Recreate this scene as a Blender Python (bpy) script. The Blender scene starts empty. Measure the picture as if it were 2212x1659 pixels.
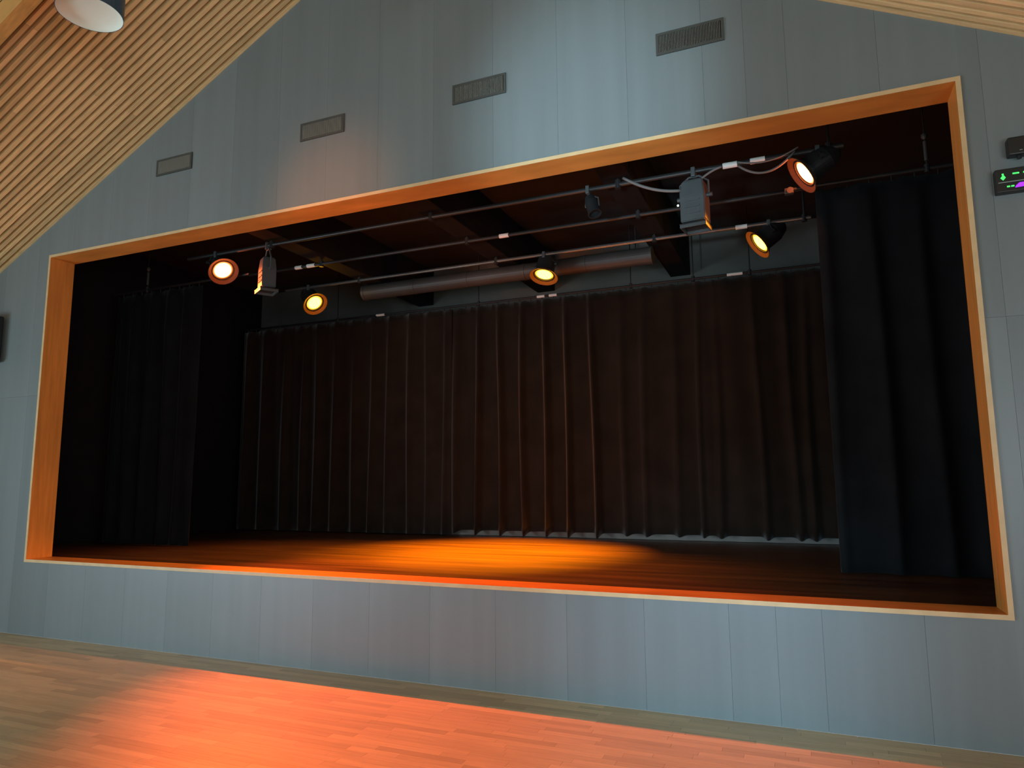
import bpy, bmesh, math, random
from mathutils import Vector, Matrix
random.seed(7)
S = bpy.context.scene
COL = S.collection
PI = math.pi

# ------------------------------------------------------------------ camera
FPX, YAW, PITCH, ROLL, DIST, EYE = 1513.94, -0.4019, 0.1344, -0.0081, 5.0715, 1.6
cf = Vector((math.sin(YAW)*math.cos(PITCH), math.cos(YAW)*math.cos(PITCH), math.sin(PITCH)))
r0 = Vector((math.cos(YAW), -math.sin(YAW), 0)); u0 = r0.cross(cf)
cr = r0*math.cos(ROLL) + u0*math.sin(ROLL); cu = u0*math.cos(ROLL) - r0*math.sin(ROLL)
CAM = Vector((0, -DIST, EYE))
cam = bpy.data.objects.new('camera', bpy.data.cameras.new('camera')); COL.objects.link(cam)
cam.matrix_world = Matrix(((cr.x, cu.x, -cf.x, CAM.x), (cr.y, cu.y, -cf.y, CAM.y), (cr.z, cu.z, -cf.z, CAM.z), (0, 0, 0, 1)))
cam.data.sensor_width = 36; cam.data.lens = FPX/2212*36; cam.data.clip_start = 0.05
S.camera = cam
def px(p):                      # where a world point falls in the 2212 x 1659 frame (to sort planks by size)
    d = Vector(p) - CAM; z = d.dot(cf)
    return (1106 + FPX*d.dot(cr)/z, 829.5 - FPX*d.dot(cu)/z) if z > .1 else (-9999, -9999)

# ------------------------------------------------------------------ world, light, exposure
S.view_settings.view_transform = 'Standard'; S.view_settings.look = 'None'
S.view_settings.exposure = 0; S.view_settings.gamma = 1; S.view_settings.use_curve_mapping = False
W = bpy.data.worlds.new('World'); S.world = W; W.use_nodes = True
W.node_tree.nodes['Background'].inputs[0].default_value = (.75, .85, 1, 1)
W.node_tree.nodes['Background'].inputs[1].default_value = .6

def lamp(name, kind, loc, aim, power, color, **k):
    l = bpy.data.lights.new(name, kind); l.energy = power; l.color = color
    for a, v in k.items(): setattr(l, a, v)
    o = bpy.data.objects.new(name, l); COL.objects.link(o); o.location = loc
    o.rotation_euler = (Vector(aim) - Vector(loc)).to_track_quat('-Z', 'Y').to_euler()
    return o
# daylight coming in through the hall's windows (rear wall and the two long walls)
lamp('daylight_rear', 'AREA', (-2.0, -14.3, 2.0), (-2.0, 0, 2.2), 25, (.84, .94, 1.0), shape='RECTANGLE', size=9.0, size_y=2.4)
lamp('daylight_left', 'AREA', (-10.6, -7.0, 1.6), (-4, -5.0, 2.0), 580, (.66, .86, 1.0), shape='RECTANGLE', size=6.0, size_y=1.8)
lamp('daylight_right', 'AREA', (3.8, -7.0, 1.6), (-4, -5.0, 2.0), 270, (.74, .90, 1.0), shape='RECTANGLE', size=6.0, size_y=1.8)
# added fill spots without fixtures, making the cool and warm glows on the gable wall
lamp('cool_fill_high', 'SPOT', (-1.5, -6.0, 1.9), (-1.5, 0, 4.45), 1500, (.58, .84, 1.0), spot_size=math.radians(23), spot_blend=1.0, shadow_soft_size=.2)
lamp('cool_fill_low', 'SPOT', (-.7, -6.5, 1.4), (-.7, 0, .45), 800, (.42, .76, 1.0), spot_size=math.radians(28), spot_blend=1.0, shadow_soft_size=.2)
lamp('warm_fill', 'SPOT', (-4.0, -6.0, 2.2), (-4.0, 0, 4.15), 1150, (1.0, .28, .07), spot_size=math.radians(16), spot_blend=1.0, shadow_soft_size=.2)
RED, REDORANGE, AMBER = (1.0, .125, .014), (1.0, .24, .012), (1.0, .27, .002)
RED_L_W, RED_R_W, AMB_W = 3500, 900, 4600

# ------------------------------------------------------------------ materials
def mat(name, color, rough=.6, metal=0, spec=.5, var=0, scale=(1, 1, 1), noise=6, tint=False, bump=0, sheen=0, detail=4, ramp=None, bumpscale=None):
    m = bpy.data.materials.new(name); m.use_nodes = True; t = m.node_tree; n = t.nodes; L = t.links
    b = n['Principled BSDF']; b.inputs['Roughness'].default_value = rough; b.inputs['Metallic'].default_value = metal
    b.inputs['Specular IOR Level'].default_value = spec
    if sheen: b.inputs['Sheen Weight'].default_value = sheen; b.inputs['Sheen Roughness'].default_value = .4
    c = n.new('ShaderNodeRGB'); c.outputs[0].default_value = (*color, 1); out = c.outputs[0]
    g = n.new('ShaderNodeNewGeometry'); mp = n.new('ShaderNodeMapping'); mp.inputs['Scale'].default_value = scale
    L.new(g.outputs['Position'], mp.inputs['Vector'])
    tx = n.new('ShaderNodeTexNoise'); tx.inputs['Scale'].default_value = noise; tx.inputs['Detail'].default_value = detail
    L.new(mp.outputs[0], tx.inputs['Vector'])
    def mulby(out, sock, lo, hi):
        mr = n.new('ShaderNodeMapRange'); mr.inputs['To Min'].default_value = lo; mr.inputs['To Max'].default_value = hi
        L.new(sock, mr.inputs['Value'])
        mx = n.new('ShaderNodeVectorMath'); mx.operation = 'SCALE'
        L.new(out, mx.inputs[0]); L.new(mr.outputs[0], mx.inputs['Scale']); return mx.outputs[0]
    if var:
        mr = n.new('ShaderNodeMapRange'); mr.inputs['From Min'].default_value = .3; mr.inputs['From Max'].default_value = .7
        L.new(tx.outputs['Fac'], mr.inputs['Value']); out = mulby(out, mr.outputs[0], 1-var, 1+var)
    if tint:
        a = n.new('ShaderNodeAttribute'); a.attribute_name = 'tint'; out = mulby(out, a.outputs['Fac'], 1-tint, 1+tint)
    L.new(out, b.inputs['Base Color'])
    if bump:
        bp = n.new('ShaderNodeBump'); bp.inputs['Strength'].default_value = bump; bp.inputs['Distance'].default_value = .004
        L.new(tx.outputs['Fac'], bp.inputs['Height']); L.new(bp.outputs[0], b.inputs['Normal'])
    return m
def glow(name, color, strength):
    m = bpy.data.materials.new(name); m.use_nodes = True; b = m.node_tree.nodes['Principled BSDF']
    b.inputs['Base Color'].default_value = (*color, 1)
    b.inputs['Emission Color'].default_value = (*color, 1); b.inputs['Emission Strength'].default_value = strength
    return m
def glow_lens(name, color, core, rim):
    """a lamp lens: burning middle, with a dimmer rim emission standing in for the halo"""
    m = bpy.data.materials.new(name); m.use_nodes = True; t = m.node_tree; n = t.nodes; L = t.links
    b = n['Principled BSDF']; b.inputs['Base Color'].default_value = (*color, 1)
    tc = n.new('ShaderNodeTexCoord'); sx = n.new('ShaderNodeSeparateXYZ'); L.new(tc.outputs['Object'], sx.inputs[0])
    cx = n.new('ShaderNodeCombineXYZ'); L.new(sx.outputs[0], cx.inputs[0]); L.new(sx.outputs[1], cx.inputs[1])
    le = n.new('ShaderNodeVectorMath'); le.operation = 'LENGTH'; L.new(cx.outputs[0], le.inputs[0])
    mr = n.new('ShaderNodeMapRange'); mr.interpolation_type = 'SMOOTHSTEP'
    mr.inputs['From Min'].default_value = .070; mr.inputs['From Max'].default_value = .092
    mr.inputs['To Min'].default_value = core; mr.inputs['To Max'].default_value = rim
    L.new(le.outputs['Value'], mr.inputs['Value']); L.new(mr.outputs[0], b.inputs['Emission Strength'])
    b.inputs['Emission Color'].default_value = (*color, 1)
    return m

M = {}
M['wall'] = mat('wall_paint', (.174, .211, .213), .37, var=.05, scale=(5, 5, .25), noise=1.6, tint=.06)
M['wallback'] = mat('wall_core', (.12, .148, .15), .8, var=.05)
M['hallwall'] = mat('hall_wall_paint', (.45, .46, .45), .7, var=.03)
M['reveal'] = mat('varnished_plywood', (.60, .27, .060), .38, var=.16, scale=(1, 3, 14), noise=2.2)
M['reveal_v'] = mat('varnished_plywood_upright', (.60, .27, .060), .38, var=.16, scale=(10, 10, .7), noise=2.2)
M['edge'] = mat('pale_plywood_edge', (.66, .47, .24), .45, var=.08, scale=(2, 2, 2), noise=4)
M['oak'] = mat('oak_parquet', (.50, .39, .205), .38, var=.10, scale=(1.2, 22, 1), noise=3, tint=.17)
M['stagefloor'] = mat('dark_stage_boards', (.066, .036, .015), .33, var=.5, scale=(.22, 2.4, 1), noise=2.6, bump=.6)
M['batten'] = mat('spruce_batten', (.80, .58, .29), .55, var=.12, scale=(3, 30, 3), noise=1.8, tint=.16)
M['backing'] = mat('shaded_spruce_backing', (.34, .19, .08), .7, var=.1)  # spruce darkened to carry the shade in the grooves
M['rafter'] = mat('glulam_rafter', (.56, .30, .09), .45, var=.14, scale=(2, 20, 8), noise=2)
M['velvet'] = mat('black_stage_velvet', (.010, .011, .0118), .95, spec=.05, sheen=.06, var=.2, noise=3)
M['litvelvet'] = mat('amber_lit_velvet', (.021, .0145, .010), .95, spec=.05, sheen=.32, var=.2, noise=3)  # black cloth, browned so the colour carries the amber light
M['hem'] = mat('pale_cloth', (.34, .30, .26), .9, var=.08)
M['black'] = mat('black_paint', (.007, .007, .007), .8, spec=.2, var=.2)
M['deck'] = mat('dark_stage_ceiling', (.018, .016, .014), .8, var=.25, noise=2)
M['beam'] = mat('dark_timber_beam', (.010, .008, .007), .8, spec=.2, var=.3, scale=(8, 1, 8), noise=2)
M['greywall'] = mat('grey_stage_plaster', (.125, .125, .108), .8, var=.06)
M['pipe'] = mat('grey_steel_pipe', (.042, .042, .041), .4, metal=.5, var=.1)
M['duct'] = mat('galvanised_duct', (.062, .060, .054), .5, metal=.2, var=.12, noise=3)
M['tape'] = mat('white_tape', (.80, .80, .74), .5, var=.05)
M['fixture'] = mat('dark_grey_enamel', (.085, .098, .098), .5, metal=.2, var=.1)
M['can'] = mat('black_can_enamel', (.03, .03, .03), .4, metal=.3, var=.1)
M['halo'] = mat('red_halo_tint', (.085, .050, .030), .6, spec=.1)  # colour of the added halo ring round the red lenses
M['halo_amber'] = mat('amber_halo_tint', (.15, .062, .02), .6, spec=.1)  # colour of the added halo ring round the amber lenses
M['bright'] = mat('highlit_steel_pipe', (.30, .31, .30), .25, metal=.8, var=.1)  # lighter, shinier steel standing in for the highlight along the rear bar
M['cable'] = mat('grey_rubber_cable', (.16, .15, .14), .6, var=.1)
M['vent'] = mat('vent_dark_frame', (.055, .060, .052), .6, var=.1)
M['slat'] = mat('vent_slats', (.32, .335, .29), .55, var=.06)
M['plastic'] = mat('black_plastic', (.012, .014, .013), .45, var=.1)
M['shade_out'] = mat('blue_lamp_shade', (.035, .075, .12), .35, var=.08)
M['shade_in'] = mat('white_lamp_inside', (.72, .77, .67), .6, var=.02)
M['grille'] = mat('black_grille_cloth', (.02, .024, .024), .8, var=.3, noise=60)
M['lens_red'] = glow_lens('red_lens', (1.0, .17, .035), 60, 1.6)
M['lens_amber'] = glow_lens('amber_lens', (1.0, .42, .014), 42, 1.3)
M['green'] = glow('green_led', (.07, 1.0, .16), 1.0)
M['violet'] = glow('violet_led', (.35, .03, 1.0), 1.1)
M['line'] = mat('grey_line', (.28, .34, .32), .5, var=.05)
M['led'] = glow('white_led', (.75, 1.0, .85), 1.2)

# ------------------------------------------------------------------ helpers
def bm_obj(name, bm, m, parent=None, loc=(0, 0, 0), rot=None, smooth=False, tint=None):
    me = bpy.data.meshes.new(name)
    bmesh.ops.recalc_face_normals(bm, faces=bm.faces)
    bm.to_mesh(me); bm.free()
    if m: me.materials.append(m)
    if smooth:
        for f in me.polygons: f.use_smooth = True
    if tint is not None:
        a = me.attributes.new('tint', 'FLOAT', 'FACE')
        a.data.foreach_set('value', tint if isinstance(tint, list) else [tint]*len(me.polygons))
    o = bpy.data.objects.new(name, me); COL.objects.link(o); o.location = loc
    if rot is not None: o.rotation_euler = rot
    if parent: o.parent = parent
    return o
def link_mesh(name, me, parent, loc, rot=(0, 0, 0)):
    o = bpy.data.objects.new(name, me); COL.objects.link(o); o.parent = parent; o.location = loc; o.rotation_euler = rot
    return o
def thing(name, label, cat, loc=(0, 0, 0), group=None):
    o = bpy.data.objects.new(name, None); COL.objects.link(o); o.location = loc; o.empty_display_size = .1
    return tag(o, label, cat, group)
def tag(o, label, cat, group=None):
    o['label'] = label; o['category'] = cat
    if group: o['group'] = group
    return o
def struct(o, label=None):
    o['kind'] = 'structure'
    if label: o['label'] = label
    return o
def box(bm, x0, x1, y0, y1, z0, z1, mtx=None, bevel=0):
    vs = [Vector((x, y, z)) for z in (z0, z1) for y in (y0, y1) for x in (x0, x1)]
    if mtx: vs = [mtx @ v for v in vs]
    v = [bm.verts.new(p) for p in vs]
    fs = [bm.faces.new([v[i] for i in q]) for q in ((0, 2, 3, 1), (4, 5, 7, 6), (0, 1, 5, 4), (2, 6, 7, 3), (0, 4, 6, 2), (1, 3, 7, 5))]
    if bevel:
        es = list({e for f in fs for e in f.edges})
        bmesh.ops.bevel(bm, geom=es, offset=bevel, segments=2, affect='EDGES', profile=.5)
    return bm
def B(*a, **k): return box(bmesh.new(), *a, **k)
def tube(bm, pts, r, n=10, caps=True):
    pts = [Vector(p) for p in pts]; rings = []
    for i, p in enumerate(pts):
        d = (pts[min(i+1, len(pts)-1)] - pts[max(i-1, 0)]).normalized()
        a = d.orthogonal() if i == 0 else (rings_a - d*rings_a.dot(d))
        a.normalize(); rings_a = a; b = d.cross(a)
        rr = r[i] if isinstance(r, (list, tuple)) else r
        rings.append([bm.verts.new(p + (a*math.cos(2*PI*k/n) + b*math.sin(2*PI*k/n))*rr) for k in range(n)])
    for A_, B_ in zip(rings, rings[1:]):
        for k in range(n): bm.faces.new((A_[k], A_[(k+1) % n], B_[(k+1) % n], B_[k]))
    if caps: bm.faces.new(rings[0][::-1]); bm.faces.new(rings[-1])
    return bm
def T(pts, r, n=10): return tube(bmesh.new(), pts, r, n)
def lathe(prof, n=28, close=True):
    """profile of (radius, z) turned about z"""
    bm = bmesh.new(); rings = []
    for r, z in prof:
        rings.append([bm.verts.new((0, 0, z))] if r < 1e-6 else [bm.verts.new((r*math.cos(2*PI*k/n), r*math.sin(2*PI*k/n), z)) for k in range(n)])
    for A_, B_ in zip(rings, rings[1:]):
        for k in range(n):
            j = (k+1) % n
            if len(A_) == 1 and len(B_) == 1: continue
            if len(A_) == 1: bm.faces.new((A_[0], B_[k], B_[j]))
            elif len(B_) == 1: bm.faces.new((A_[k], A_[j], B_[0]))
            else: bm.faces.new((A_[k], A_[j], B_[j], B_[k]))
    return bm
def prism(bm, poly, y0, y1):
    """poly in (x, z) extruded along y"""
    a = [bm.verts.new((x, y0, z)) for x, z in poly]; b = [bm.verts.new((x, y1, z)) for x, z in poly]; n = len(poly)
    bm.faces.new(a); bm.faces.new(b[::-1])
    for i in range(n): bm.faces.new((a[i], b[i], b[(i+1) % n], a[(i+1) % n]))
    return bm
def sag(a, b, drop, n=14):
    a, b = Vector(a), Vector(b)
    return [a.lerp(b, i/n) - Vector((0, 0, drop*4*(i/n)*(1-i/n))) for i in range(n+1)]

# ------------------------------------------------------------------ the hall: dimensions
X0, X1, Z0, Z1 = -7.8887, 1.0342, .7536, 4.175        # stage opening in the gable wall (wall face at y = 0)
DEP, TH = .272, .0296                                  # depth of the wooden lining, its board thickness
XL, XR, YR = -10.4, 3.6, -14.0                         # hall side walls and rear wall
RX, RZ, SL = -3.42, 6.84, .516                         # ridge and slope of the roof
roof = lambda x: RZ - SL*abs(x - RX)
EAVE_L, EAVE_R = roof(XL), roof(XR)

# floor: base with oak strips laid on it near the stage
PY0 = -3.5
bm = B(XL, XR, PY0, -.001, -.15, -.014); box(bm, XL, XR, YR, PY0, -.15, 0)
floor = struct(bm_obj('floor', bm, M['oak'], tint=.5), 'oak strip parquet hall floor running along the stage wall')
PW = .062
rows = []
for j in range(int(-PY0/PW)):
    y1 = -.002 - j*PW; x = XL - random.random()*.6
    while x < XR:
        ln = random.choice((.35, .42, .5, .58, .68, .8))
        rows.append((x, ln, y1)); x += ln
def area(pl):
    x, ln, y = pl
    q = [px((x, y, 0)), px((x+ln, y, 0)), px((x+ln, y-PW, 0)), px((x, y-PW, 0))]
    cx, cy = sum(a for a, _ in q)/4, sum(b for _, b in q)/4
    if not (-30 < cx < 2240 and -30 < cy < 1689) or min(a for a, _ in q) < -5000: return 0
    return abs(sum(q[i][0]*q[(i+1) % 4][1] - q[(i+1) % 4][0]*q[i][1] for i in range(4)))/2
rows.sort(key=area, reverse=True)
def plank_bm(bm, x, ln, y): return box(bm, x+.0007, x+ln-.0007, y-PW+.0006, y-.0006, -.014, 0)
cache = {}
for pl in rows[:300]:
    x, ln, y = pl; t = random.choice((.08, .28, .42, .5, .58, .75, .98))
    if (ln, t) not in cache:
        o = bm_obj('plank', plank_bm(bmesh.new(), 0, ln, 0), M['oak'], floor, (x, y, 0), tint=t); cache[(ln, t)] = o.data
    else: link_mesh('plank', cache[(ln, t)], floor, (x, y, 0))
bm = bmesh.new(); tl = []
for x, ln, y in rows[300:]:
    n0 = len(bm.faces); plank_bm(bm, x, ln, y); tl += [random.choice((.08, .28, .42, .5, .58, .75, .98))]*6
o = bm_obj('far_planks', bm, M['oak'], floor, tint=tl); o['kind'] = 'stuff'

# gable wall: core with the opening, painted panels with open joints
bm = bmesh.new(); ya, yb = .016, .25
prism(bm, [(XL, 0), (X0, 0), (X0, roof(X0)), (XL, EAVE_L)], ya, yb)
prism(bm, [(X1, 0), (XR, 0), (XR, EAVE_R), (X1, roof(X1))], ya, yb)
prism(bm, [(X0, 0), (X1, 0), (X1, Z0), (X0, Z0)], ya, yb)
prism(bm, [(X0, Z1), (X1, Z1), (X1, roof(X1)), (RX, RZ), (X0, roof(X0))], ya, yb)
wall = struct(bm_obj('wall_front', bm, M['wallback']), 'blue-grey panelled gable wall around the stage opening')
xs = sorted({XL, XR, X0, X1, -.283, RX} | {.572 - .5765*k for k in range(-6, 20) if XL+.05 < .572 - .5765*k < XR-.05})
G = .0006
def clip_roof(xa, xb, za):
    return [(xa, za), (xb, za), (xb, roof(xb)-G), (xa, roof(xa)-G)]
def panel(poly):
    bm_obj('panel', prism(bmesh.new(), poly, 0, ya), M['wall'], wall, tint=random.random())
for xa, xb in zip(xs, xs[1:]):
    if xb - xa < .02: continue
    a, b = xa + (G if xa not in (X0, X1, RX) else 0), xb - (G if xb not in (X0, X1, RX) else 0)
    mid = (xa+xb)/2
    if X0 < mid < X1:
        panel([(a, 0), (b, 0), (b, Z0), (a, Z0)]); panel(clip_roof(a, b, Z1))
    else:
        panel([(a, 0), (b, 0), (b, 2.565-G), (a, 2.565-G)]); panel(clip_roof(a, b, 2.565+G))

# other hall walls, never in view: they hold the light in, with window bands for the daylight
def wall_with_band(name, along, fixed, a, b, top, w0, w1, z0, z1, sgn):
    bm = bmesh.new(); t0, t1 = sorted((fixed, fixed+sgn*.2))
    def bx(p, q, zz0, zz1):
        if along == 'x': box(bm, p, q, t0, t1, zz0, zz1)
        else: box(bm, t0, t1, p, q, zz0, zz1)
    bx(a, w0, 0, top); bx(w1, b, 0, top); bx(w0, w1, 0, z0); bx(w0, w1, z1, top)
    return struct(bm_obj(name, bm, M['hallwall']))
wall_with_band('wall_left', 'y', XL, YR, 0, EAVE_L, -10.0, -4.0, .7, 2.5, -1)
wall_with_band('wall_right', 'y', XR, YR, 0, EAVE_R, -10.0, -4.0, .7, 2.5, 1)
w = wall_with_band('wall_rear', 'x', YR, XL, XR, EAVE_R, -6.5, 2.5, .8, 3.2, -1)
bm = bmesh.new(); prism(bm, [(XL, EAVE_R), (XR, EAVE_R), (RX, RZ)], YR-.2, YR)
struct(bm_obj('wall_rear_gable', bm, M['hallwall']))

# ceiling: backing boards with spruce battens running down the slope
bm = bmesh.new(); BD = .034
for s in (-1, 1):
    xe = XL if s < 0 else XR
    pl = [(RX, RZ+BD), (xe, roof(xe)+BD), (xe, roof(xe)+BD+.15), (RX, RZ+BD+.15)]
    prism(bm, pl, YR, .25)
ceil = struct(bm_obj('ceiling', bm, M['backing']), 'pitched hall ceiling clad with pale spruce battens')
BP, BW = .0705, .0375
ANG = math.atan(SL); cache = {}
def batten(s, d0, ln, y, t):
    """d0: distance from the ridge measured down the slope"""
    k = (ln, t)
    rot = (0, -ANG if s < 0 else ANG, 0)
    x = RX + s*d0*math.cos(ANG); z = RZ - d0*math.sin(ANG)
    x2 = RX + s*(d0+ln)*math.cos(ANG); z2 = RZ - (d0+ln)*math.sin(ANG)
    xm, zm = (x, z) if s > 0 else (x2, z2)
    if k not in cache:
        o = bm_obj('batten', B(0, ln-.003, -BW, 0, 0, BD, bevel=0), M['batten'], ceil, (xm, y, zm), rot, tint=t); cache[k] = o.data
    else: link_mesh('batten', cache[k], ceil, (xm, y, zm), rot)
SLOPE_LEN = (RX-XL)/math.cos(ANG)
tints = (.05, .25, .4, .5, .6, .75, .95)
for s, n in ((-1, 24), (1, 9)):
    for j in range(n):
        d = 0; first = random.choice((1.1, 1.7, 2.3, 2.9))
        ln = first
        while d < SLOPE_LEN - .01:
            ln = round(min(ln, SLOPE_LEN - d), 3); batten(s, d, ln, -j*BP, random.choice(tints)); d += ln; ln = random.choice((2.1, 2.7, 3.3))
bm = bmesh.new()                                       # the same battens in the bays outside the picture, in one piece
for s, j0 in ((-1, 24), (1, 9)):
    for j in range(j0, 70):
        y = -j*BP
        p = [(RX, RZ), (XL if s < 0 else XR, EAVE_L), (XL if s < 0 else XR, EAVE_L+BD), (RX, RZ+BD)]
        prism(bm, p, y-BW, y)
o = bm_obj('far_battens', bm, M['batten'], ceil, tint=.5); o['kind'] = 'stuff'
# glued timber rafter of the hall
bm = bmesh.new(); dr = .215
prism(bm, [(XL, EAVE_L-dr), (RX, RZ-dr), (RX, RZ+.005), (XL, EAVE_L+.005)], -1.825, -1.72)
tag(bm_obj('roof_rafter', bm, M['rafter']), 'orange glued timber roof rafter crossing the batten ceiling at the upper left', 'rafter')

# ------------------------------------------------------------------ lining of the stage opening
PF = -.012
fr = thing('stage_opening_frame', 'orange varnished plywood frame lining the stage opening in the grey wall', 'frame', (0, 0, 0))
bm_obj('head_board', B(X0, X1, PF+.003, DEP, Z1-TH, Z1), M['reveal'], fr)
bm_obj('sill_board', B(X0, X1, PF+.003, DEP, Z0, Z0+TH), M['reveal'], fr)
bm_obj('side_board', B(X0, X0+TH, PF+.003, DEP, Z0+TH, Z1-TH), M['reveal_v'], fr)
bm_obj('side_board', B(X1-TH, X1, PF+.003, DEP, Z0+TH, Z1-TH), M['reveal_v'], fr)
for nm, q in (('edge_strip', (X0, X1, Z1-TH, Z1)), ('edge_strip', (X0, X1, Z0, Z0+TH)), ('edge_strip', (X0, X0+TH, Z0+TH, Z1-TH)), ('edge_strip', (X1-TH, X1, Z0+TH, Z1-TH))):
    o = bm_obj(nm, B(q[0], q[1], PF-.001, PF+.003, q[2], q[3]), M['edge'], fr); o['label'] = 'pale raw edge'

# ------------------------------------------------------------------ stage house
FZ = .770                                              # stage floor
SX0, SX1, SY1, SZ = -9.6, 2.9, 5.2, 5.16
struct(bm_obj('floor_stage', B(SX0, SX1, DEP, SY1+.2, FZ-.12, FZ), M['stagefloor']), 'dark stained stage floor')
struct(bm_obj('wall_stage_left', B(SX0-.2, SX0, .25, SY1+.2, FZ-.12, SZ), M['black']))
struct(bm_obj('wall_stage_right', B(SX1, SX1+.2, .25, SY1+.2, FZ-.12, SZ), M['black']))
struct(bm_obj('wall_stage_back', B(SX0, SX1, SY1, SY1+.2, FZ, SZ), M['greywall']), 'grey back wall of the stage, seen above the curtain')
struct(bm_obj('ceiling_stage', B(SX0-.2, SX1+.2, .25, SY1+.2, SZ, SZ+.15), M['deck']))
struct(bm_obj('wall_stage_front', B(SX0, SX1, .252, .262, Z1, SZ), M['black']))
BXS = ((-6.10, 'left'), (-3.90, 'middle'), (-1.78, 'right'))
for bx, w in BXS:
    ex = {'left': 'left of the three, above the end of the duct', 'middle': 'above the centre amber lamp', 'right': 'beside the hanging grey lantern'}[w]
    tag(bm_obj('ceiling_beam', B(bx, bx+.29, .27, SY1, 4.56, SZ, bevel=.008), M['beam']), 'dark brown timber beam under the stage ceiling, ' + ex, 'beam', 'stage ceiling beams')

# ------------------------------------------------------------------ curtains
def curtain(name, label, xa, xb, y, ztop, zbot, folds, amp, group=None, dx=.012, hemgap=None, lean=0, mtl='litvelvet', strong=()):
    t = thing(name, label, 'curtain', ((xa+xb)/2, y, zbot), group)
    n = int((xb-xa)/dx); nz = 26; bm = bmesh.new(); grid = []
    cxm = (xa+xb)/2
    ph = [(random.uniform(.6, 1.0) if f not in strong else 1.45, random.uniform(-1, 1), random.uniform(.75, 1.25) if f not in strong else .8) for f in folds]
    for k in range(nz+1):
        v = k/nz; row = []
        for i in range(n+1):
            x = xa + (xb-xa)*i/n; d = 0
            for f, (a, sk, wd) in zip(folds, ph):
                fx = f + lean*sk*.045*(v-.5) + .016*math.sin(4*v + 9*sk)
                u = (x-fx)/(.050*wd)
                if abs(u) < 4: d = max(d, a*math.exp(-u*u))
            A_ = amp*(.55 + .45*(1-v)) * min(1, (1-v)*4+.35)
            zt = ztop - .022*abs(math.sin(PI*(x-xa)/.18))**.6
            zb = zbot + (hemgap(x, d) if hemgap else 0)
            row.append(bm.verts.new((x-cxm, -A_*d + .015*math.sin(x*17+v*2), zb + (zt-zb)*v - zbot)))
        grid.append(row)
    for k in range(nz):
        for i in range(n): bm.faces.new((grid[k][i], grid[k][i+1], grid[k+1][i+1], grid[k+1][i]))
    o = bm_obj('cloth', bm, M[mtl], t, smooth=True)
    s = o.modifiers.new('thick', 'SOLIDIFY'); s.thickness = .004
    bm = bmesh.new(); x = xa + .09
    while x < xb: tube(bm, [(x-cxm, 0, ztop-zbot-.03), (x-cxm, 0, ztop-zbot+.016)], .006, 6); x += .18
    h = bm_obj('hooks', bm, M['pipe'], t); h['kind'] = 'stuff'
    return t
def fold_list(xa, xb, given=(), pitch=.34):
    f = list(given); x = xa + .12
    while x < xb - .05:
        if all(abs(x-g) > .2 for g in given): f.append(x)
        x += pitch*random.uniform(.75, 1.25)
    return sorted(f)
BY = 4.4
TZ = 4.27
curtain('back_curtain', 'black pleated velvet curtain across the back of the stage, right half with the raised hem', -5.06, 1.9, BY, TZ-.035, FZ,
        fold_list(-5.06, 1.9, (-4.57, -4.2, -3.84, -3.48, -3.16, -2.77, -2.35, -1.1, -.2)), .085, 'back curtain halves',
        hemgap=lambda x, d: .085 - .05*d if x > -5.0 else .02, lean=1, strong=(-4.57, -4.2, -3.84, -3.48, -3.16, -2.77))
curtain('back_curtain', 'black pleated velvet curtain across the back of the stage, left half reaching the floor', -9.2, -5.02, BY-.03, TZ-.035, FZ,
        fold_list(-9.2, -5.02, (-8.2, -7.18, -6.78, -6.16, -5.75, -5.45)), .075, 'back curtain halves', hemgap=lambda x, d: .012, lean=.6)
curtain('leg_curtain', 'narrow black side curtain hanging at the right of the stage', .17, 1.75, 1.74, TZ-.035, FZ,
        fold_list(.17, 1.75, (.22, .62)), .07, 'leg curtains', hemgap=lambda x, d: .012, mtl='velvet')
curtain('leg_curtain', 'narrow black side curtain hanging at the left of the stage', -9.0, -7.41, 1.74, TZ-.035, FZ,
        fold_list(-9.0, -7.41, (-7.95, -7.7, -8.3), .25), .08, 'leg curtains', hemgap=lambda x, d: .012, lean=1.5, mtl='velvet')
# pale cloth behind the black curtain, its lower edge showing below the hem
bm = bmesh.new(); n = 120; g = []
for zz in (FZ+.004, 2.0, TZ-.06):
    g.append([bm.verts.new((-5.2 + 7.0*i/n + 1.6, .012*math.sin(i*.9), zz-FZ)) for i in range(n+1)])
for A_, B_ in zip(g, g[1:]):
    for i in range(n): bm.faces.new((A_[i], A_[i+1], B_[i+1], B_[i]))
t = thing('backdrop_cloth', 'pale backdrop cloth whose lower edge shows under the black curtain hem', 'backdrop', (-1.6, BY+.13, FZ))
o = bm_obj('cloth', bm, M['hem'], t, smooth=True); s = o.modifiers.new('thick', 'SOLIDIFY'); s.thickness = .006

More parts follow.
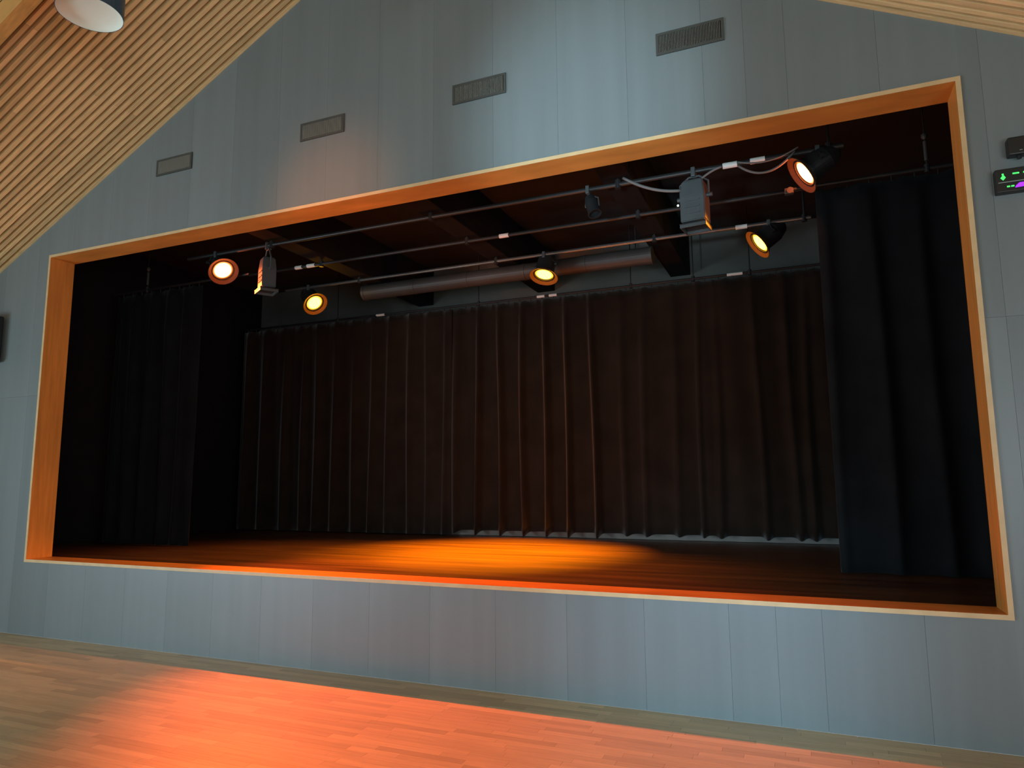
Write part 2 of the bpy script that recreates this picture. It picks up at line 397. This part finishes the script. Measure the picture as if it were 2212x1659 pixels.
# ------------------------------------------------------------------ bars, tracks and the duct
def bar(name, label, cat, xa, xb, y, z, r, hangers=(), tapes=(), top=SZ, group=None, hr=.012, knobs=True, m='pipe', sleeve=False):
    t = thing(name, label, cat, ((xa+xb)/2, y, z), group); cx = (xa+xb)/2
    bm_obj('pipe', T([(xa-cx, 0, 0), (xb-cx, 0, 0)], r, 12), M[m], t, smooth=False)
    for hx in hangers:
        zt = top - z
        for bx, _ in BXS:
            if bx-.01 < hx < bx+.30: zt = 4.56 - z
        h = bm_obj('hanger', T([(hx-cx, 0, r*.6), (hx-cx, 0, zt)], hr, 8), M['pipe'], t)
        if sleeve: bm_obj('sleeve', tube(tube(bmesh.new(), [(hx-cx, 0, .07), (hx-cx, 0, .25)], .017, 10), [(hx-cx, 0, .27), (hx-cx, 0, .29), (hx-cx, 0, .31), (hx-cx, 0, .33)], [.012, .026, .026, .012], 10), M['duct'], h)
        if knobs: bm_obj('clamp', T([(hx-cx, 0, -r-.018), (hx-cx, 0, r+.02)], r+.006, 10), M['pipe'], h)
    for tx, tw in tapes:
        o = bm_obj('tape_band', T([(tx-cx-tw/2, 0, 0), (tx-cx+tw/2, 0, 0)], r+.004, 12), M['tape'], t); o['label'] = 'white tape band'
    return t
BZ = 4.5
FY, MY, AY = 1.48, 2.37, 3.24
bar('lighting_bar', 'front steel lighting bar carrying the two red lamps and the lanterns', 'lighting bar', -7.4, .42, FY, BZ, .024,
    (-6.0, -3.75, -1.62, .3), ((-.545, .13), (-.30, .13)), group='lighting bars')
bar('lighting_bar', 'middle steel bar with white tape bands and no lamps', 'lighting bar', -7.2, .15, MY, BZ, .022,
    (-5.95, -3.75, -1.62), ((-6.33, .11), (-6.12, .13), (-3.25, .12)), group='lighting bars')
bar('lighting_bar', 'rear steel lighting bar carrying the three amber lamps', 'lighting bar', -7.3, .15, AY, BZ, .022,
    (-5.95, -3.75, -1.62, .08), ((-.60, .13),), group='lighting bars', m='bright')
bar('curtain_track', 'long curtain rail along the top of the black back curtain', 'curtain rail', -9.2, 1.9, BY, TZ, .016,
    (-7.2, -4.57, -2.2, -1.34, -.61, .6), ((-6.35, .16), (-3.55, .12), (-3.36, .12), (-.80, .2)), group='curtain rails', hr=.008)
bar('curtain_track', 'short curtain rail over the right side curtain', 'curtain rail', -.05, 1.9, 1.74, TZ, .018, (1.08,), (), group='curtain rails', hr=.007, sleeve=True)
bar('curtain_track', 'short curtain rail over the left side curtain', 'curtain rail', -9.1, -6.6, 1.74, TZ, .018, (-8.45,), (), group='curtain rails', hr=.007, sleeve=True)
# end stop of the right rail, which catches the red light
t = thing('rail_end_stop', 'small metal end stop on the right curtain rail under the red lamp', 'bracket', (-.04, 1.74, TZ))
bm_obj('body', B(-.05, .03, -.03, .03, -.045, .012, bevel=.008), M['duct'], t)
bm_obj('cord_wheel', lathe([(0, -.012), (.03, -.012), (.026, 0), (.03, .012), (0, .012)], 16), M['duct'], t, (0, -.036, -.02), (PI/2, 0, 0))

t = thing('air_duct', 'long round galvanised air duct under the stage ceiling behind the amber lamp', 'duct', (-3.85, 3.66, 4.435))
bm_obj('pipe', T([(-2.28, 0, 0), (2.10, 0, 0)], .112, 28), M['duct'], t, smooth=False)
for k in range(6):
    xx = -2.28 + 4.38*k/5
    bm_obj('joint_collar', T([(xx-.02, 0, 0), (xx+.02, 0, 0)], .117, 28), M['duct'], t)
for xx in (-1.95, .10, 1.9):
    hz = 4.56-4.435 if any(bx-.02 < -3.85+xx < bx+.31 for bx, _ in BXS) else SZ-4.435
    bm_obj('hanger', T([(xx, 0, .11), (xx, 0, hz)], .008, 8), M['pipe'], t)

# ------------------------------------------------------------------ lamps
def par(name, label, lens, aim, by, color, lensmat, watts, angle, blend, group, beam=None):
    lens = Vector(lens); ax = (Vector(aim) - lens).normalized()
    K = 1.22; ctr = lens - ax*.12*K
    clampp = Vector((ctr.x, by, BZ))
    t = thing(name, label, 'stage lamp', clampp, group)
    q = ax.to_track_quat('Z', 'Y').to_euler(); loc = ctr - clampp
    can = bm_obj('can', lathe([(0, -.17), (.045, -.165), (.07, -.14), (.098, -.06), (.100, .10), (.118, .105), (.118, .125), (.1025, .125), (.1025, .108), (.090, -.05), (0, -.10)]), M['can'], t, loc, q, smooth=False)
    ln_ = bm_obj('lens', lathe([(.101, .110), (.085, .117), (.06, .124), (.03, .128), (0, .129)]), M[lensmat], t, loc, q, smooth=True)
    fl = bm_obj('halo_ring', lathe([(.1035, .116), (.152, .150), (.155, .146), (.119, .112)]), M['halo' if 'red' in lensmat else 'halo_amber'], t, loc, q)  # added ring that stands in for the glow around the lens
    for o in (can, ln_, fl): o.scale = (K, K, K)
    side = ax.cross(Vector((0, 0, 1)))
    side = side.normalized() if side.length > .1 else Vector((1, 0, 0))
    bm = bmesh.new()
    top = Vector((0, 0, -.045))
    tube(bm, [loc + side*.135, loc + side*.142 + Vector((0, 0, .02)), top + side*.06, top, top - side*.06, loc - side*.142 + Vector((0, 0, .02)), loc - side*.135], .008, 8)
    bm_obj('yoke', bm, M['can'], t)
    for s in (-1, 1): bm_obj('knob', T([loc + side*s*.13, loc + side*s*.17], .02, 10), M['can'], t)
    bm_obj('hook_clamp', B(-.02, .02, -.036, .036, -.05, .034, bevel=.006), M['fixture'], t)
    o = lamp(name + '_beam', 'SPOT', lens + ax*.07, beam or aim, watts, color, spot_size=math.radians(angle), spot_blend=blend, shadow_soft_size=.03)
    return t
RG, AG = 'red stage lamps', 'amber stage lamps'
par('stage_lamp', 'glowing red stage lamp on the front bar at the left, facing the hall', (-6.81, 1.50, 4.28), (-2.3, -.45, 0), FY, RED, 'lens_red', RED_L_W, 54, .9, RG)
par('stage_lamp', 'glowing red stage lamp at the right end of the front bar, turned sideways', (.09, 1.50, 4.31), (-4.9, .5, .77), FY, REDORANGE, 'lens_red', RED_R_W, 40, .9, RG)
TG = (-3.4, 2.0, FZ)
par('stage_lamp', 'glowing amber stage lamp at the left end of the rear bar', (-6.76, 3.25, 4.25), (-3.0, 1.9, FZ), AY, AMBER, 'lens_amber', AMB_W, 34, 1, AG)
par('stage_lamp', 'glowing amber stage lamp at the middle of the stage above the back curtain', (-3.07, 3.25, 4.23), (-3.3, 1.95, FZ), AY, AMBER, 'lens_amber', AMB_W*2.1, 64, 1, AG, beam=(-3.5, 2.55, FZ))
par('stage_lamp', 'glowing amber stage lamp at the right of the rear bar, tilted sideways', (-.41, 3.25, 4.28), (-4.7, 1.9, FZ), AY, AMBER, 'lens_amber', AMB_W, 36, 1, AG)

def lantern(label, x, ztop, zbot, rz, k=1.0):
    t = thing('stage_lantern', label, 'stage lamp', (x, FY, BZ), 'unlit hanging lanterns'); t.rotation_euler = (0, 0, rz)
    h0, h1 = zbot - BZ, ztop - BZ
    bm = bmesh.new(); w0, w1 = .115*k, .098*k               # slightly tapering housing
    vs = []
    for w, z in ((w0, h0+.06), (w0, h0+.30), (w1, h1-.02), (w1*.7, h1)):
        vs.append([bm.verts.new((sx*w, sy*w*.9, z)) for sx, sy in ((-1, -1), (1, -1), (1, 1), (-1, 1))])
    for a, b in zip(vs, vs[1:]):
        for k in range(4): bm.faces.new((a[k], a[(k+1) % 4], b[(k+1) % 4], b[k]))
    bm.faces.new(vs[0][::-1]); bm.faces.new(vs[-1])
    bmesh.ops.bevel(bm, geom=list(bm.edges), offset=.008, segments=2, affect='EDGES')
    body = bm_obj('housing', bm, M['fixture'], t)
    for k in range(3): bm_obj('cooling_rib', B(-.07, .07, -w0*.9-.006, -w0*.9+.004, h0+.13+.06*k, h0+.145+.06*k), M['fixture'], body)
    bm_obj('gel_frame', B(-.125, .125, -.113, .113, h0+.03, h0+.042, bevel=.003), M['can'], t)
    lip = bmesh.new()
    for a in ((-.122, -.110, -.11, .11), (.110, .122, -.11, .11), (-.11, .11, -.11, -.098), (-.11, .11, .098, .11)): box(lip, *a, h0, h0+.03)
    bm_obj('front_lip', lip, M['fixture'], t)
    bm = bmesh.new(); tube(bm, [(-.135, 0, h1-.16), (-.135, 0, h1-.02), (-.05, 0, -.055), (.05, 0, -.055), (.135, 0, h1-.02), (.135, 0, h1-.16)], .010, 8)
    bm_obj('yoke', bm, M['fixture'], t)
    for s in (-1, 1): bm_obj('knob', T([(s*.105, 0, h1-.16), (s*.165, 0, h1-.16)], .02, 10), M['fixture'], t)
    bm_obj('hook_clamp', B(-.02, .02, -.036, .036, -.06, .034, bevel=.006), M['fixture'], t)
    return t
t = lantern('grey box lantern hanging on the front bar at the right, red light along its edge', -.88, 4.40, 3.92, math.radians(-7))
o = bm_obj('indicator_light', lathe([(0, -.011), (.008, -.008), (.011, 0), (.008, .008), (0, .011)], 10), M['led'], t, (-.155, -.03, -.32)); o['label'] = 'small white light'
lantern('narrow lantern hanging on the front bar at the left, its face lit orange', -6.06, 4.34, 3.89, math.radians(-32), .82)
# small unlit spot between them
t = thing('stage_lamp', 'small unlit black spot on the front bar left of the grey box lantern', 'stage lamp', (-1.93, FY, BZ))
q = Vector((.3, -.25, -.9)).to_track_quat('Z', 'Y').to_euler()
bm_obj('can', lathe([(0, -.12), (.05, -.11), (.062, -.05), (.064, .10), (.07, .10), (.07, .11), (.058, .11), (.056, .05), (0, .045)]), M['can'], t, (.05, -.03, -.19), q)
bm_obj('yoke', T([(.12, -.03, -.2), (.11, -.02, -.11), (0, 0, -.05), (-.02, -.02, -.11), (-.02, -.03, -.2)], .007, 8), M['fixture'], t)
bm_obj('hook_clamp', B(-.018, .018, -.034, .034, -.05, .034, bevel=.005), M['fixture'], t)

# cables
def cable(label, pts, r=.011):
    tag(bm_obj('power_cable', T(pts, r, 8), M['cable'], smooth=True), label, 'cable', 'slack stage cables')
zb = BZ - .035
cable('grey cable sagging from the right ceiling beam to the grey box lantern', sag((-1.56, FY-.02, 4.55), (-1.0, FY, 4.33), .05), .015)
cable('cable rising from the grey box lantern to the tape band on the front bar', sag((-.86, FY-.03, 4.36), (-.62, FY-.03, zb+.02), -.02))
cable('lowest cable loop hanging under the front bar beside the right red lamp', sag((-.47, FY-.03, zb), (.02, FY-.03, zb+.05), .13))
cable('upper cable loop hanging under the front bar beside the right red lamp', sag((-.47, FY-.07, zb+.02), (.05, FY-.075, zb+.06), .06), .008)

# ------------------------------------------------------------------ air grilles in the gable wall
VG = 'air grilles above the stage opening'
for x, w in ((-6.005, 'leftmost, nearest the batten ceiling'), (-4.09, 'second from left'), (-2.44, 'third from left'), (-.667, 'rightmost and darkest')):
    t = thing('air_grille', 'dark framed rectangular air grille in the grey wall, ' + w, 'air grille', (x, 0, 4.913), VG)
    hw, hh, f = .253, .090, .020
    for q in ((-hw, hw, hh-f, hh), (-hw, hw, -hh, -hh+f), (-hw, -hw+f, -hh+f, hh-f), (hw-f, hw, -hh+f, hh-f)):
        bm_obj('frame_bar', B(q[0], q[1], -.012, .0, q[2], q[3]), M['vent'], t)
    bm_obj('backing', B(-hw+f, hw-f, -.002, -.0005, -hh+f, hh-f), M['plastic'], t)  # black sheet standing in for the dark inside of the grille
    bm = bmesh.new(); xx = -hw+f+.006
    while xx < hw-f: box(bm, xx-.0009, xx+.0009, -.0105, -.001, -hh+f, hh-f); xx += .0115
    o = bm_obj('upright_slats', bm, M['slat'], t); o['kind'] = 'stuff'

# ------------------------------------------------------------------ wall devices
t = thing('wall_speaker', 'black loudspeaker box mounted on the grey wall at the left picture edge', 'loudspeaker', (-8.74, 0, 3.25))
bm_obj('cabinet', B(-.17, .17, -.20, -.03, -.27, .27, bevel=.012), M['plastic'], t)
bm_obj('grille', B(-.155, .155, -.206, -.199, -.255, .255, bevel=.003), M['grille'], t)
bm_obj('wall_bracket', B(-.05, .05, -.031, 0, -.10, .10, bevel=.004), M['can'], t)
t = thing('wall_display', 'black wall device with green bars and a violet glow right of the stage', 'display panel', (1.36, 0, 3.41))
W2, H2, YF = .205, .075, -.06
bm_obj('housing', B(-W2, W2, YF, 0, -H2, H2, bevel=.006), M['plastic'], t)
yf0, yf1 = YF-.003, YF+.001
bm_obj('divider_line', B(-W2+.012, W2-.012, yf0, yf1, -.016, -.011), M['line'], t)
for xx, zz, ww, hh in ((-.115, .036, .034, .009), (-.060, .036, .034, .009), (-.150, -.043, .016, .009), (-.128, -.043, .016, .009), (-.005, .036, .034, .009)):
    bm_obj('green_bar', B(xx, xx+ww, yf0, yf1, zz-hh/2, zz+hh/2, bevel=.0008), M['green'], t)
bm = bmesh.new(); prism(bm, [(-.180, .016), (-.166, .033), (-.166+.003, .035), (-.152, .016), (-.166, .000)], yf0, yf1)
box(bm, -.171, -.161, yf0, yf1, .033, .043)
bm_obj('green_arrow', bm, M['green'], t)
bm = bmesh.new(); prism(bm, [(-.108, -.056), (-.052, -.053), (-.046, -.040), (-.052, -.027), (-.085, -.027), (-.105, -.045)], yf0, yf1)
bm_obj('violet_light', bm, M['violet'], t)
t = thing('wall_sensor', 'small black box on the grey wall above the display device', 'wall box', (1.365, 0, 3.62))
bm_obj('housing', B(-.13, .13, -.07, 0, -.057, .060, bevel=.010), M['plastic'], t)
bm_obj('lower_nub', T([(-.07, -.035, -.055), (-.07, -.035, -.075)], .013, 10), M['plastic'], t)
bm_obj('badge', B(-.073, -.058, -.072, -.069, -.035, -.031), M['line'], t)

# ------------------------------------------------------------------ pendant lamp of the hall
lx, ly, lz, lr = -4.673, -1.928, 5.0, .2195
t = thing('pendant_lamp', 'round can pendant lamp with blue outside and white underside at the upper left', 'pendant lamp', (lx, ly, lz))
bm_obj('shade', lathe([(lr-.004, 0), (lr, 0), (lr, .40), (.05, .42), (.0, .42)], 48), M['shade_out'], t, smooth=False)
bm_obj('diffuser', lathe([(lr-.004, .001), (lr-.007, .006), (lr*.8, .035), (lr*.4, .05), (0, .054)], 48), M['shade_in'], t, smooth=True)
bm_obj('rod', T([(0, 0, .41), (0, 0, roof(lx)-lz+.01)], .010, 10), M['can'], t)
bm_obj('ceiling_cup', lathe([(0, .0), (.05, .0), (.06, .07), (0, .07)], 20), M['can'], t, (0, 0, roof(lx)-lz-.05))
